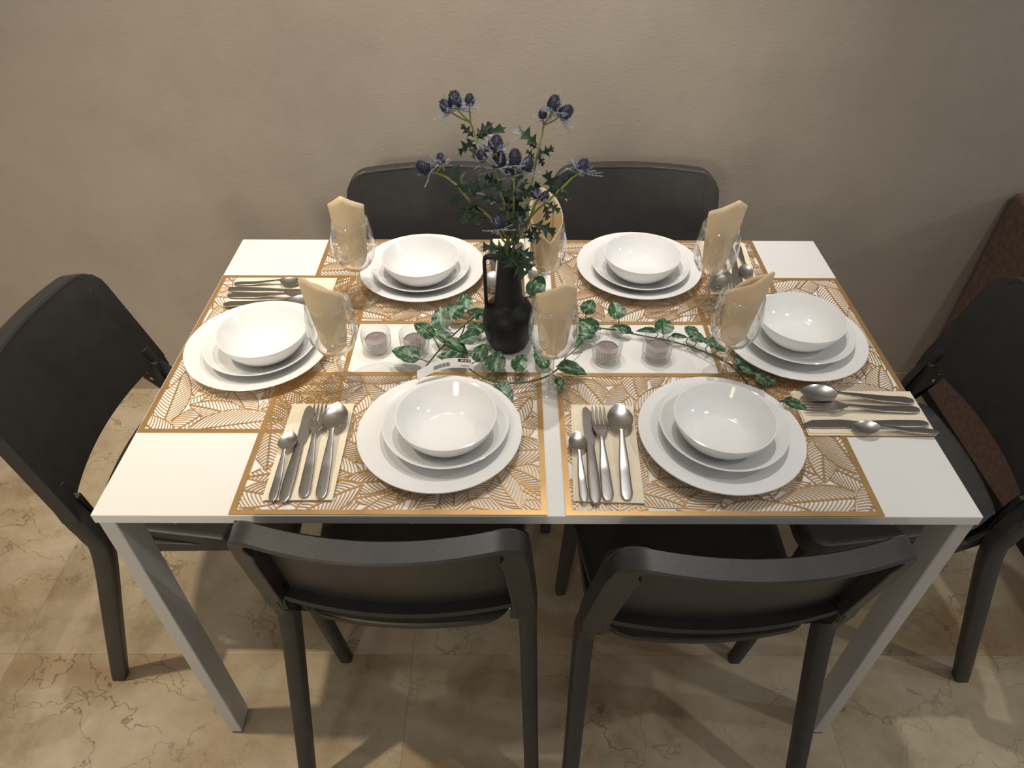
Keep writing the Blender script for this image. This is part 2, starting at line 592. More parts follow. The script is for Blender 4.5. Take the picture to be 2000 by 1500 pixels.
# ------------------------------------------------------------------ chairs
def make_chair():
    root = empty('dining_chair')
    SAG, ZB, ZT, CR = 0.036, 0.570, 0.808, 0.045

    def fy(z):
        return interp(z, [0.50, 0.575, 0.808], [-0.150, -0.159, -0.217])

    def hw_(z):          # the shell is a little wider at the bottom
        return interp(z, [0.53, 0.81], [0.2145, 0.1945])

    def pt(x, z, back=0.0):
        # back is measured backwards along the lean's normal
        k = 1 - (x / hw_(z)) ** 2
        return Vector((x, fy(z) - SAG * k - back * 0.92, z - back * 0.12))

    # outline of half the shell, from bottom left up over the rounded corner to bottom right
    def outline(zt, zb, cr, n=10):
        hw = hw_(zt)
        o = [(-hw_(z), z) for z in [zb + (zt - cr - zb) * i / 8 for i in range(8)]]
        for i in range(n + 1):
            a = PI - (PI / 2) * i / n
            o.append((-hw + cr + cr * math.cos(a), zt - cr + cr * math.sin(a)))
        m = 14
        xs = -hw + cr
        o += [(xs + (-2 * xs) * i / m, zt) for i in range(1, m)]
        for i in range(n + 1):
            a = PI / 2 - (PI / 2) * i / n
            o.append((hw - cr + cr * math.cos(a), zt - cr + cr * math.sin(a)))
        o += [(hw_(z), z) for z in [zt - cr - (zt - cr - zb) * i / 8 for i in range(1, 9)]]
        return o

    # front panel: grid between left/right halves
    mb = MB()
    nx, nz = 28, 14
    fr, bk = [], []
    for layer, back in ((fr, 0.0), (bk, 0.006)):
        for j in range(nz + 1):
            u = j / nz
            z = ZB + (ZT - ZB) * u
            hw = hw_(z)
            if z > ZT - CR:
                q = z - (ZT - CR)
                hw = hw - CR + math.sqrt(max(CR * CR - q * q, 0))
            layer.append([pt(-hw + 2 * hw * i / nx, z, back) for i in range(nx + 1)])
    vs = [v for r in fr for v in r] + [v for r in bk for v in r]
    n1 = nx + 1
    o2 = n1 * (nz + 1)
    fs = []
    for j in range(nz):
        for i in range(nx):
            a = j * n1 + i
            fs.append((a, a + 1, a + n1 + 1, a + n1))
            fs.append((o2 + a, o2 + a + n1, o2 + a + n1 + 1, o2 + a + 1))
    for i in range(nx):
        fs.append((i, o2 + i, o2 + i + 1, i + 1))
    mb.add(vs, fs)
    mb.build('backrest', M['plastic'], root, 40)
    # lower lip of the panel
    mb = MB()
    rings = []
    for i in range(25):
        x = -0.182 + 0.364 * i / 24
        p = pt(x, ZB + 0.003, 0.012)
        rings.append([p + Vector((0, a, b)) for a, b in ((0.008, 0.006), (-0.014, 0.006), (-0.016, -0.002), (-0.012, -0.006), (0.006, -0.006))])
    mb.rings(rings)
    mb.build('backrest_lip', M['plastic'], root, 50)
    # rim frame swept along the outline: flat outer wall and inward flange
    ol = outline(ZT, ZB - 0.022, CR)
    rings = []
    for i, (x, z) in enumerate(ol):
        a, b = ol[max(i - 1, 0)], ol[min(i + 1, len(ol) - 1)]
        t = Vector((b[0] - a[0], 0, b[1] - a[1])).normalized()
        nin = Vector((t.z, 0, -t.x))        # inward in the face plane
        sideness = abs(t.z)
        wd = 0.008 + 0.027 * sideness ** 2
        D = 0.036

        def P(inn, back):
            xx, zz = x + nin.x * inn, z + nin.z * inn
            return pt(max(-hw_(zz), min(hw_(zz), xx)), zz, back)
        rings.append([P(0.0025, -0.001), P(0, 0.002), P(0, D - 0.003), P(0.003, D), P(wd - 0.002, D), P(wd, D - 0.002), P(wd, 0.002), P(wd - 0.002, -0.001)])
    mb = MB().rings(rings)
    mb.build('back_frame', M['plastic'], root, 30)
    # rear legs
    for s in (-1, 1):
        path = spline([(s * 0.186, -0.188, 0.61), (s * 0.1955, -0.176, 0.555), (s * 0.199, -0.160, 0.50), (s * 0.201, -0.160, 0.44), (s * 0.210, -0.222, 0.22), (s * 0.220, -0.284, 0.0)], 7)
        rings = []
        for i, p in enumerate(path):
            t = (path[min(i + 1, len(path) - 1)] - path[max(i - 1, 0)]).normalized()
            if i == len(path) - 1:
                t = Vector((0, 0, -1))
            side = Vector((1, 0, 0))
            side = (side - t * side.dot(t)).normalized()
            fwd = t.cross(side).normalized()
            u = i / (len(path) - 1)
            a, b = interp(u, [0, 0.3, 0.6, 1], [0.0130, 0.0155, 0.0145, 0.0125]), interp(u, [0, 0.3, 0.6, 1], [0.0155, 0.0185, 0.0175, 0.015])
            c = 0.004
            rings.append([p + side * x + fwd * y for x, y in ((a - c, b), (-a + c, b), (-a, b - c), (-a, -b + c), (-a + c, -b), (a - c, -b), (a, -b + c), (a, b - c))])
        lg = MB().rings(rings).build('leg', M['plastic'], root, 50)
        # front legs, splayed forwards
        p0, p1 = Vector((s * 0.170, 0.150, 0.440)), Vector((s * 0.178, 0.212, 0.0))
        rings = []
        for i in range(9):
            u = i / 8
            p = p0.lerp(p1, u)
            a, b = 0.016 - 0.004 * u, 0.017 - 0.004 * u
            c = 0.004
            rings.append([p + Vector((x, y, 0)) for x, y in ((a - c, b), (-a + c, b), (-a, b - c), (-a, -b + c), (-a + c, -b), (a - c, -b), (a, -b + c), (a, b - c))])
        MB().rings(rings).build('leg', M['plastic'], root, 50)
        # bracket between rear leg and seat
        bx = s * 0.178
        prof = [(-0.188, 0.585), (-0.200, 0.565), (-0.196, 0.540), (-0.172, 0.515), (-0.12, 0.450), (0.06, 0.440), (0.06, 0.424), (-0.11, 0.420), (-0.145, 0.445), (-0.152, 0.50), (-0.162, 0.575)]
        vs = [(bx - 0.006, y, z) for y, z in prof] + [(bx + 0.006, y, z) for y, z in prof]
        n = len(prof)
        fs = [tuple(range(n)), tuple(range(2 * n - 1, n - 1, -1))] + [(i, n + i, n + (i + 1) % n, (i + 1) % n) for i in range(n)]
        br = MB().add(vs, fs).build('seat_bracket', M['plastic'], root, 0, bevel=0.002)
        for (y, z) in ((-0.186, 0.560), (-0.180, 0.540)):
            sc = MB()
            sc.rings([[Vector((bx - s * h, y + r * math.cos(2 * PI * k / 12), z + r * math.sin(2 * PI * k / 12))) for k in range(12)] for h, r in ((0.005, 0.004), (0.0085, 0.004), (0.0095, 0.0025))])
            sc.build('screw', M['screw'], br)
    # seat: rounded plate with a skirt, rear edge bowed
    def seat_ring(z, inset, lift=0.0):
        o = []
        wf, wr, yf, yr, r = 0.198 - inset, 0.172 - inset, 0.185 - inset, -0.162 + inset, 0.045
        for (x, y, a0) in [(wf, yf, 0), (-wf, yf, 90), (-wr, yr, 180), (wr, yr, 270)]:
            sx, sy = (1 if x > 0 else -1), (1 if y > 0 else -1)
            for k in range(7):
                a = math.radians(a0 + 90 * k / 6)
                o.append((x - sx * r + r * math.cos(a), y - sy * r + r * math.sin(a)))
            if a0 == 180:
                o += [(-wr + r + (2 * wr - 2 * r) * k / 8, yr) for k in range(1, 8)]
        res = []
        for x, y in o:
            e = min(1, max(0, (-0.06 - y) / 0.10))
            y2 = y - 0.030 * (1 - (x / 0.2) ** 2) * e
            res.append(Vector((x, y2, z + lift * e ** 1.5)))       # rear edge turned up
        return res
    mb = MB()
    mb.rings([seat_ring(0.424, 0.012, 0.058), seat_ring(0.421, 0.004, 0.058), seat_ring(0.452, 0.0, 0.033), seat_ring(0.4605, 0.001, 0.033), seat_ring(0.463, 0.004, 0.032), seat_ring(0.462, 0.02, 0.022), seat_ring(0.457, 0.06, 0.004), seat_ring(0.455, 0.11)])
    mb.build('seat', M['plastic'], root, 45)
    return root


chair = make_chair()
CHAIRS = [
    ((-0.2025, -0.212), -2.0, 'anthracite plastic chair tucked under the table front beneath the left front setting'),
    ((0.274, -0.236), 3.0, 'anthracite plastic chair tucked under the table front beneath the right front setting'),
    ((-0.622, -0.030), -90, 'anthracite plastic chair at the table end on the left, over bright warm floor'),
    ((0.684, -0.030), 90, 'anthracite plastic chair at the table end beside the brown suede partition'),
    ((-0.208, 0.350), 185, 'anthracite plastic chair against the plaster wall, partly hidden by thistle flowers on the left'),
    ((0.243, 0.352), 177, 'anthracite plastic chair against the plaster wall, to the right of the thistle vase'),
]
for i, ((x, y), a, lab) in enumerate(CHAIRS):
    o = chair if i == 0 else copy_tree(chair)
    o.location = (x, y, 0)
    o.rotation_euler = (0, 0, math.radians(a))
    tag(o, lab, 'chair', 'dining chairs around the table')

# ------------------------------------------------------------------ placemats
MW, MH, BORD = 0.446, 0.304, 0.0085


def make_mat():
    rnd = random.Random(11)
    root = empty('placemat')
    # border
    hx, hy, t = MW / 2, MH / 2, 0.0008
    mb = MB()
    o = [(-hx, -hy), (hx, -hy), (hx, hy), (-hx, hy)]
    q = [(-hx + BORD, -hy + BORD), (hx - BORD, -hy + BORD), (hx - BORD, hy - BORD), (-hx + BORD, hy - BORD)]
    vs = [(x, y, z) for z in (0, t) for x, y in o] + [(x, y, z) for z in (0, t) for x, y in q]
    fs = []
    for i in range(4):
        j = (i + 1) % 4
        fs += [(4 + i, 4 + j, 12 + j, 12 + i), (i, 8 + i, 8 + j, j), (i, j, 4 + j, 4 + i), (8 + i, 12 + i, 12 + j, 8 + j)]
    mb.add(vs, fs).build('border', M['gold'], root, 0)
    gx, gy = np.meshgrid(np.arange(-hx + 0.006, hx, 0.006), np.arange(-hy + 0.006, hy, 0.006))
    grid = np.stack([gx.ravel(), gy.ravel()], 1)
    cov = np.zeros(len(grid), bool)
    polys = []

    def inside(P, poly):
        x, y = P[:, 0], P[:, 1]
        r = np.zeros(len(P), bool)
        n = len(poly)
        for i in range(n):
            (x1, y1), (x2, y2) = poly[i], poly[i - 1]
            c = ((y1 > y) != (y2 > y)) & (x < (x2 - x1) * (y - y1) / (y2 - y1 + 1e-12) + x1)
            r ^= c
        return r

    def ribbon(mb, P, w):
        n = len(P)
        T = np.gradient(P, axis=0)
        T /= np.linalg.norm(T, axis=1)[:, None] + 1e-9
        N = np.stack([-T[:, 1], T[:, 0]], 1) * (w / 2)
        vs = []
        for k in range(n):
            l, r = P[k] + N[k], P[k] - N[k]
            vs += [(l[0], l[1], 0), (l[0], l[1], t), (r[0], r[1], t), (r[0], r[1], 0)]
        fs = []
        for k in range(n - 1):
            a, b = 4 * k, 4 * k + 4
            fs += [(a + 1, a + 2, b + 2, b + 1), (a, a + 1, b + 1, b), (a + 2, a + 3, b + 3, b + 2)]
        mb.add(vs, fs)

    def islands(mb):
        """the ribbons of one leaf, grouped by touch; tiny crumbs are dropped"""
        if not mb.v:
            return []
        V = np.array(mb.v)[:, :2]
        cell = {}
        for i, (x, y) in enumerate(V):
            cell.setdefault((int(x // 0.0016), int(y // 0.0016)), []).append(i)
        par = list(range(len(V)))

        def find(i):
            while par[i] != i:
                par[i] = par[par[i]]
                i = par[i]
            return i
        for f in mb.f:
            for i in f[1:]:
                par[find(i)] = find(f[0])
        for (cx, cy), ids in cell.items():
            for dx in (0, 1):
                for dy in (-1, 0, 1):
                    for j in cell.get((cx + dx, cy + dy), [])[:1]:
                        par[find(j)] = find(ids[0])
            for i in ids[1:]:
                par[find(i)] = find(ids[0])
        groups = {}
        for f in mb.f:
            groups.setdefault(find(f[0]), []).append(f)
        out = []
        for fs in groups.values():
            if len(fs) < 30:
                continue
            ids = sorted({i for f in fs for i in f})
            m = {i: k for k, i in enumerate(ids)}
            p = MB()
            p.v = [mb.v[i] for i in ids]
            p.f = [tuple(m[i] for i in f) for f in fs]
            out.append(p)
        return out

    def clip_all(mb, items):
        """cut all ribbons of one leaf where earlier leaves or the border lie on top"""
        A = np.concatenate([P for P, w in items])
        ok = (abs(A[:, 0]) < hx - BORD + 0.001) & (abs(A[:, 1]) < hy - BORD + 0.001)
        lo, hi = A.min(0), A.max(0)
        for q in polys:
            if (q.max(0) < lo).any() or (q.min(0) > hi).any():
                continue
            ok &= ~inside(A, q)
        o = 0
        for P, w in items:
            k = ok[o:o + len(P)]
            o += len(P)
            i = 0
            while i < len(P):
                if k[i]:
                    j = i
                    while j + 1 < len(P) and k[j + 1]:
                        j += 1
                    if j - i >= 1:
                        ribbon(mb, P[i:j + 1], w)
                    i = j + 1
                else:
                    i += 1

    for k in range(160):
        free = np.where(~cov)[0]
        if len(free) < 6:
            break
        g = grid[free[rnd.randrange(len(free))]]
        L = rnd.uniform(0.11, 0.155) if k < 12 else rnd.uniform(0.09, 0.13)
        Wd = L * rnd.uniform(0.19, 0.25)
        ang = rnd.uniform(0, 2 * PI)
        bend = rnd.uniform(-0.6, 0.6)

        def mid(s):
            a = bend * (s - 0.5)
            x = (s - 0.5) * L
            y = bend * L * 0.25 * ((s - 0.5) ** 2 * 4 - 0.5) * 0.6
            return np.array([x, y])
        ca, sa = math.cos(ang), math.sin(ang)
        R = np.array([[ca, -sa], [sa, ca]])

        def width(s):
            return Wd * math.sin(PI * min(1, s) ** 0.82) ** 0.85 if 0 < s < 1 else 0
        S = np.linspace(0, 1, 30)
        mids = np.array([mid(s) for s in S])
        tan = np.gradient(mids, axis=0)
        tan /= np.linalg.norm(tan, axis=1)[:, None]
        nor = np.stack([-tan[:, 1], tan[:, 0]], 1)
        wd = np.array([width(s) for s in S])
        le, ri = mids + nor * wd[:, None], mids - nor * wd[:, None]
        tr = lambda P: P @ R.T + g
        poly = np.concatenate([tr(le), tr(ri)[::-1][1:-1]])
        new = inside(grid, poly) & ~cov
        if new.sum() < 3:
            continue
        mb = MB()
        items = [(tr(mids), 0.0024), (tr(le), 0.0015), (tr(ri), 0.0015)]
        sp = 0.0066
        nv = int(L / sp)
        for i in range(1, nv + 6):
            s0 = i / nv
            for sgn in (1, -1):
                pts = []
                for u in np.linspace(0, 1, 14):
                    # vein leaves the midrib backwards-started and sweeps towards the tip
                    s = s0 - 0.16 + 0.23 * u ** 1.35 * (Wd / L) / 0.22
                    if s < 0.0 or s > 1:
                        continue
                    off = u * Wd
                    if off > width(s) + 1e-4:
                        break
                    c = np.array([np.interp(s, S, mids[:, 0]), np.interp(s, S, mids[:, 1])])
                    nn = np.array([np.interp(s, S, nor[:, 0]), np.interp(s, S, nor[:, 1])])
                    pts.append(c + nn * off * sgn)
                if len(pts) >= 2:
                    P = tr(np.array(pts))
                    # resample to ~2.5 mm
                    d = np.r_[0, np.cumsum(np.linalg.norm(np.diff(P, axis=0), axis=1))]
                    m = max(3, int(d[-1] / 0.0028) + 1)
                    q = np.linspace(0, d[-1], m)
                    P = np.stack([np.interp(q, d, P[:, 0]), np.interp(q, d, P[:, 1])], 1)
                    items.append((P, 0.0012))
        clip_all(mb, items)
        cov |= new
        polys.append(poly)
        for piece in islands(mb):
            piece.build('leaf_cutout', M['gold'], root, 0)
    return root


mat = make_mat()
MATS = [
    ((-0.471, 0.008), 90, 0.0, 'gold leaf cut-out placemat along the left end of the table'),
    ((0.472, 0.003), -90, 0.0, 'gold leaf cut-out placemat along the right end of the table'),
    ((-0.209, -0.222), 0, 0.0009, 'gold leaf cut-out placemat at the front left of the table'),
    ((0.263, -0.223), 180, 0.0009, 'gold leaf cut-out placemat at the front right of the table'),
    ((-0.213, 0.221), 180, 0.0009, 'gold leaf cut-out placemat at the back left, running under the black vase side'),
    ((0.266, 0.220), 0, 0.0009, 'gold leaf cut-out placemat at the back right of the table'),
]
for i, ((x, y), a, dz, lab) in enumerate(MATS):
    o = mat if i == 0 else copy_tree(mat)
    o.location = (x, y, TZ + 0.0002 + dz)
    o.rotation_euler = (0, 0, math.radians(a))
    tag(o, lab, 'placemat', 'gold placemats')
ZM = TZ + 0.0021          # top of the upper layer of placemats

# ------------------------------------------------------------------ crockery
dinner_prof = [(0, 0), (0.072, 0.0), (0.076, 0.0006), (0.082, 0.0035), (0.098, 0.0105), (0.112, 0.0165), (0.1245, 0.0205), (0.1258, 0.0213), (0.1252, 0.0224), (0.1235, 0.0222), (0.111, 0.0187), (0.097, 0.0135), (0.082, 0.0072), (0.074, 0.0046), (0, 0.0040)]
side_prof = [(0, 0), (0.052, 0), (0.056, 0.0006), (0.064, 0.0045), (0.078, 0.0125), (0.090, 0.021), (0.0965, 0.0268), (0.0972, 0.0278), (0.0962, 0.0285), (0.0945, 0.0277), (0.087, 0.0222), (0.075, 0.0145), (0.062, 0.0078), (0.052, 0.0042), (0, 0.0037)]
bowl_prof = [(0, 0), (0.038, 0), (0.042, 0.0006), (0.050, 0.0050), (0.060, 0.0145), (0.0685, 0.0265), (0.0740, 0.0385), (0.0757, 0.0445), (0.0757, 0.0460), (0.0741, 0.0464), (0.0724, 0.0440), (0.0655, 0.0280), (0.057, 0.0165), (0.046, 0.0070), (0.038, 0.0043), (0, 0.0038)]
me_dinner = MB().lathe(dinner_prof, 96).mesh('dinner_plate', M['china'], 60)
me_side = MB().lathe(side_prof, 96).mesh('side_plate', M['china'], 60)
me_bowl = MB().lathe(bowl_prof, 96).mesh('bowl', M['china'], 60)


def centre_from_px(l, r, bottom, z, rad):
    """centre of a horizontal circle from its outermost pixels"""
    yb = at_z((l + r) / 2, bottom, z).y + rad
    # pixel row of that centre
    row = bottom
    for _ in range(60):
        row -= 2
        if at_z((l + r) / 2, row, z).y >= yb:
            break
    a, b = at_z(l, row, z), at_z(r, row, z)
    return (a.x + b.x) / 2, yb


PLACES = {
    'front left': dict(d=(-0.146, -0.229), side=(743, 1001, 915), bowl=(777, 967, 884)),
    'front right': dict(d=(0.2835, -0.231), side=(1280, 1545, 921), bowl=(1316, 1516, 886)),
    'back left': dict(d=(-0.2165, 0.2325), side=(726, 920, 569), bowl=(748, 894, 541)),
    'back right': dict(d=(0.2215, 0.2425), side=(1153, 1350, 567), bowl=(1181, 1328, 535)),
    'left end': dict(d=(-0.4795, -0.0175), side=(398, 620, 734), bowl=(432, 602, 700)),
    'right end': dict(d=(0.4665, 0.0095), side=(1448, 1666, 711), bowl=(1485, 1647, 670)),
}
zd = ZM + 0.0001
zs_ = zd + 0.0048
zb_ = zs_ + 0.0046
for nm, pd in PLACES.items():
    dx, dy = pd['d']
    o = link('dinner_plate', me_dinner, loc=(dx, dy, zd))
    tag(o, 'large white dinner plate under two bowls at the %s place setting' % nm, 'plate', 'white dinner plates')
    x, y = centre_from_px(*pd['side'], zs_ + 0.028, 0.097)
    # keep the smaller plate standing inside the well of the larger one
    v = Vector((x - dx, y - dy))
    if v.length > 0.012:
        v *= 0.012 / v.length
    sx, sy = dx + v.x, dy + v.y
    o = link('side_plate', me_side, loc=(sx, sy, zs_))
    tag(o, 'middle-sized white deep plate between dinner plate and bowl at the %s place setting' % nm, 'plate', 'white deep plates')
    x, y = centre_from_px(*pd['bowl'], zb_ + 0.046, 0.0757)
    v = Vector((x - sx, y - sy))
    if v.length > 0.008:
        v *= 0.008 / v.length
    o = link('bowl', me_bowl, loc=(sx + v.x, sy + v.y, zb_))
    tag(o, 'small white bowl topmost in the stack at the %s place setting' % nm, 'bowl', 'white bowls')

# ------------------------------------------------------------------ wine glasses with rolled napkins
gl = empty('wine_glass')
MB().lathe([(0, 0), (0.0325, 0), (0.0332, 0.0008), (0.0325, 0.0016), (0.022, 0.0030), (0.010, 0.0055), (0.0052, 0.009), (0, 0.010)], 48).build('glass_foot', M['glass'], gl, 60)
MB().lathe([(0.0050, 0.0085), (0.0040, 0.018), (0.0036, 0.035), (0.0040, 0.055), (0.0052, 0.064), (0.0085, 0.0695)], 24).build('stem', M['stem'], gl, 60)
outer = [(0.0, 0.0685), (0.0085, 0.0695), (0.019, 0.0745), (0.029, 0.0840), (0.0362, 0.0980), (0.0396, 0.1150), (0.0398, 0.1270), (0.0380, 0.1450), (0.0352, 0.1620), (0.0335, 0.1715)]
inner = [(r - 0.0011 if r > 0.003 else 0, z + (0.0012 if i < 4 else 0.0)) for i, (r, z) in enumerate(outer)][::-1]
MB().lathe(outer + [(0.0330, 0.1722)] + inner, 64).build('glass_bowl', M['glass'], gl, 60)


def make_napkin(peak, seed, hlow, hpeak, lean, rtop=0.0305, turns=1.4):
    """paper napkin rolled to a cone; peak = direction (deg) of the high corner"""
    mb = MB()
    na, nz = 72, 12
    grid = []
    for i in range(na + 1):
        u = i / na
        th = math.radians(peak) + PI * 0.55 + (u - 1) * turns * 2 * PI
        dth = abs(((th - math.radians(peak)) + PI) % (2 * PI) - PI) / PI
        top = hlow + (hpeak - hlow) * (1 - dth) ** 0.9
        col = []
        for j in range(nz + 1):
            v = j / nz
            z = 0.002 + top * v
            r = interp(z, [0, 0.006, 0.02, 0.06, 0.095, 0.13], [0.0100, 0.0185, 0.0235, rtop - 0.003, rtop - 0.0008, rtop + 0.001]) - 0.0026 * (1 - u) + 0.0005 * math.sin(5 * th + seed + 9 * v) * (0.3 + v)
            r *= 1 - abs(lean) * 26 * max(0, 1 - z / 0.12)
            col.append(Vector((r * math.cos(th) + lean * (z / 0.13) ** 2, r * math.sin(th), z)))
        grid.append(col)
    vs = [p for c in grid for p in c]
    fs = [(i * (nz + 1) + j, (i + 1) * (nz + 1) + j, (i + 1) * (nz + 1) + j + 1, i * (nz + 1) + j + 1) for i in range(na) for j in range(nz)]
    mb.add(vs, fs)
    o = mb.build('rolled_napkin', M['napkin'], None, 60)
    sd = o.modifiers.new('thickness', 'SOLIDIFY')
    sd.thickness = 0.0008
    sd.offset = -1
    return o


GLASSES = [
    ((0.029, -0.107), 'beside the black vase near the table front', 288, 0.001, 0.080, 0.150),
    ((-0.319, -0.102), 'between left end plate and tealights', 242, -0.003, 0.080, 0.153),
    ((0.322, -0.081), 'in front of the right end plate', 308, 0.0045, 0.078, 0.150),
    ((-0.327, 0.144), 'beside the back left plates', 275, -0.002, 0.088, 0.156),
    ((0.335, 0.130), 'beside the back right plates', 280, 0.0035, 0.088, 0.158),
    ((0.024, 0.134), 'behind the black vase', 105, 0.0, 0.070, 0.150),
]
for i, ((x, y), lab, peak, tilt, hl, hp_) in enumerate(GLASSES):
    g = gl if i == 0 else copy_tree(gl)
    g.location = (x, y, ZM + 0.0001)
    tag(g, 'clear stemmed wine glass %s' % lab, 'glass', 'stemmed wine glasses')
    o = make_napkin(peak, i + 1, hl, hp_, tilt)
    o.location = (x, y, ZM + 0.0755)
    tag(o, 'rolled cream paper napkin in the wine glass %s' % lab, 'napkin', 'rolled napkins in glasses')


# ------------------------------------------------------------------ flat napkins and cutlery
def strip(s0, s1, n, wid, mid, dish, th, m=10):
    """solid blade along +x (0 = tail), half-width wid(s), height mid(s), hollow dish(s)"""
    rings = []
    for i in range(n + 1):
        s = s0 + (s1 - s0) * i / n
        w, h, d, t = max(wid(s), 0.0002), mid(s), dish(s), th(s)
        top = [Vector((s, w * math.cos(PI * k / m), h - d * math.sin(PI * k / m) ** 1.5 + t / 2 * math.sin(PI * k / m) ** 0.5)) for k in range(m + 1)]
        bot = [Vector((s, -w * math.cos(PI * k / m), h - d * math.sin(PI * k / m) ** 1.5 - t / 2 * math.sin(PI * k / m) ** 0.5)) for k in range(1, m)]
        rings.append(top + bot)
    return MB().rings(rings)


def make_spoon(name, L, bl, bw, hw):
    root = empty(name)
    xs = [0, 0.004, 0.012, 0.35 * L, 0.62 * L, L - bl - 0.006, L - bl + 0.006]
    ws = [hw * 0.45, hw * 0.8, hw, hw * 0.85, hw * 0.42, hw * 0.36, hw * 0.55]
    hx = [0, 0.3 * L, 0.6 * L, L - bl, L - bl * 0.75, L - bl * 0.3, L]
    hz = [0.0022, 0.0032, 0.0085, 0.0105, 0.0085, 0.0070, 0.0078]
    mid = lambda s: interp(s, hx, hz)
    strip(0, L - bl, 22, lambda s: interp(s, xs, ws), mid, lambda s: 0, lambda s: 0.0026).build('handle', M['steel'], root, 60)

    def w(s):
        u = (s - (L - bl)) / bl
        u = min(max(u, 0), 1)
        return max(hw * 0.4 * (1 - u), bw * math.sin(PI * u ** 0.86) ** 0.62 if 0 < u < 1 else 0.0004)

    def dsh(s):
        u = min(max((s - (L - bl)) / bl, 0), 1)
        return 0.30 * bw * math.sin(PI * u)
    strip(L - bl, L, 26, w, mid, dsh, lambda s: 0.0014, 14).build('spoon_bowl', M['steel'], root, 60)
    return root


def make_fork():
    root = empty('fork')
    L, hw = 0.187, 0.0088
    hx = [0, 0.06, 0.115, 0.135, 0.155, 0.187]
    hz = [0.0022, 0.0034, 0.0105, 0.0100, 0.0066, 0.0078]
    mid = lambda s: interp(s, hx, hz)
    strip(0, 0.118, 22, lambda s: interp(s, [0, 0.004, 0.012, 0.06, 0.105, 0.118], [hw * 0.45, hw * 0.8, hw, hw * 0.84, hw * 0.4, hw * 0.42]), mid, lambda s: 0, lambda s: 0.0026).build('handle', M['steel'], root, 60)
    strip(0.117, 0.147, 12, lambda s: interp(s, [0.117, 0.124, 0.132, 0.14, 0.147], [0.0037, 0.0062, 0.0105, 0.0122, 0.0124]), mid, lambda s: 0.001, lambda s: 0.0018).build('fork_head', M['steel'], root, 60)
    for k in range(4):
        yc = (k - 1.5) * 0.0066
        rings = []
        for i in range(9):
            s = 0.144 + (0.187 - 0.144) * i / 8
            w = interp(i, [0, 6, 8], [0.0021, 0.0019, 0.0008])
            h = mid(s)
            y = yc * (1 - 0.06 * i / 8)
            rings.append([Vector((s, y + a, h + b)) for a, b in ((w, 0.0008), (-w, 0.0008), (-w, -0.0008), (w, -0.0008))])
        MB().rings(rings).build('tine', M['steel'], root, 30)
    return root


def make_knife():
    root = empty('knife')
    strip(0, 0.112, 20, lambda s: interp(s, [0, 0.003, 0.01, 0.05, 0.112], [0.004, 0.0066, 0.0084, 0.0088, 0.0062]), lambda s: 0.0028, lambda s: 0, lambda s: interp(s, [0, 0.08, 0.112], [0.004, 0.005, 0.003])).build('handle', M['steel'], root, 60)
    rings = []
    for i in range(21):
        s = 0.110 + 0.087 * i / 20
        up = interp(s, [0.110, 0.125, 0.17, 0.187, 0.194, 0.197], [0.006, 0.0072, 0.0078, 0.0072, 0.0052, 0.001])
        lo = interp(s, [0.110, 0.118, 0.135, 0.18, 0.192, 0.197], [-0.006, -0.0085, -0.0105, -0.0095, -0.0035, 0.0006])
        rings.append([Vector((s, up, 0.0034)), Vector((s, lo, 0.0026)), Vector((s, lo, 0.0022)), Vector((s, up, 0.0018))])
    MB().rings(rings).build('blade', M['steel'], root, 30)
    return root


def make_flat_napkin():
    # folded tissue: two leaves with a fold along one long side
    root = empty('paper_napkin')
    for k, (dx, dy, z, nm) in enumerate(((0.0, 0.0, 0.0008, 'lower_fold'), (-0.0012, -0.0022, 0.0022, 'upper_fold'))):
        mb = MB()
        mb.box((dx, dy, z), (0.200 - 0.002 * k, 0.100 - 0.003 * k, 0.0012))
        mb.build(nm, M['napkin_flat'], root, 0, bevel=0.0004)
    return root


PR = {'spoon': make_spoon('spoon', 0.187, 0.060, 0.0205, 0.0088), 'teaspoon': make_spoon('teaspoon', 0.134, 0.043, 0.0145, 0.0066), 'fork': make_fork(), 'knife': make_knife(), 'paper_napkin': make_flat_napkin()}
USED = set()


def put(kind, x, y, z, rz):
    o = PR[kind] if kind not in USED else copy_tree(PR[kind])
    USED.add(kind)
    o.location = (x, y, z)
    o.rotation_euler = (0, 0, rz)
    return o


# napkin centre, direction (deg) from tail to tip, then pixels (tail, tip) of each piece where the photo shows them
SET = {
    'front left': ((-0.342, -0.251), 90.5, {'teaspoon': ((531, 978), (568, 842)), 'knife': ((553, 980), (607, 791)), 'fork': ((591, 978), (628, 785)), 'spoon': ((625, 978), (662, 788))}),
    'front right': ((0.106, -0.253), 87.5, {'teaspoon': ((1142, 980), (1126, 843)), 'knife': ((1164, 983), (1145, 794)), 'fork': ((1189, 983), (1167, 792)), 'spoon': ((1226, 983), (1207, 789))}),
    'right end': ((0.527, -0.170), 180, {'teaspoon': ((1825, 844), (1669, 834)), 'knife': ((1812, 828), (1569, 828)), 'fork': ((1789, 800), (1576, 795)), 'spoon': ((1780, 783), (1563, 772))}),
    'left end': ((-0.489, 0.168), 0, {'teaspoon': ((462, 554), (585, 550)), 'knife': ((459, 565), (628, 570)), 'fork': ((450, 577), (625, 579)), 'spoon': ((438, 594), (625, 594))}),
    'back right': ((0.412, 0.262), 266, {'teaspoon': ((1442, 483), (1459, 537)), 'knife': ((1423, 480), (1447, 560)), 'fork': ((1405, 482), (1424, 562)), 'spoon': ((1388, 484), (1401, 562))}),
    'back left': ((-0.027, 0.271), 270, {'teaspoon': ((1040, 487), (1045, 540)), 'knife': ((1015, 483), (1017, 565)), 'fork': ((990, 484), (991, 563)), 'spoon': ((963, 484), (964, 563))}),
}
LEN = {'spoon': 0.187, 'teaspoon': 0.134, 'fork': 0.187, 'knife': 0.197}
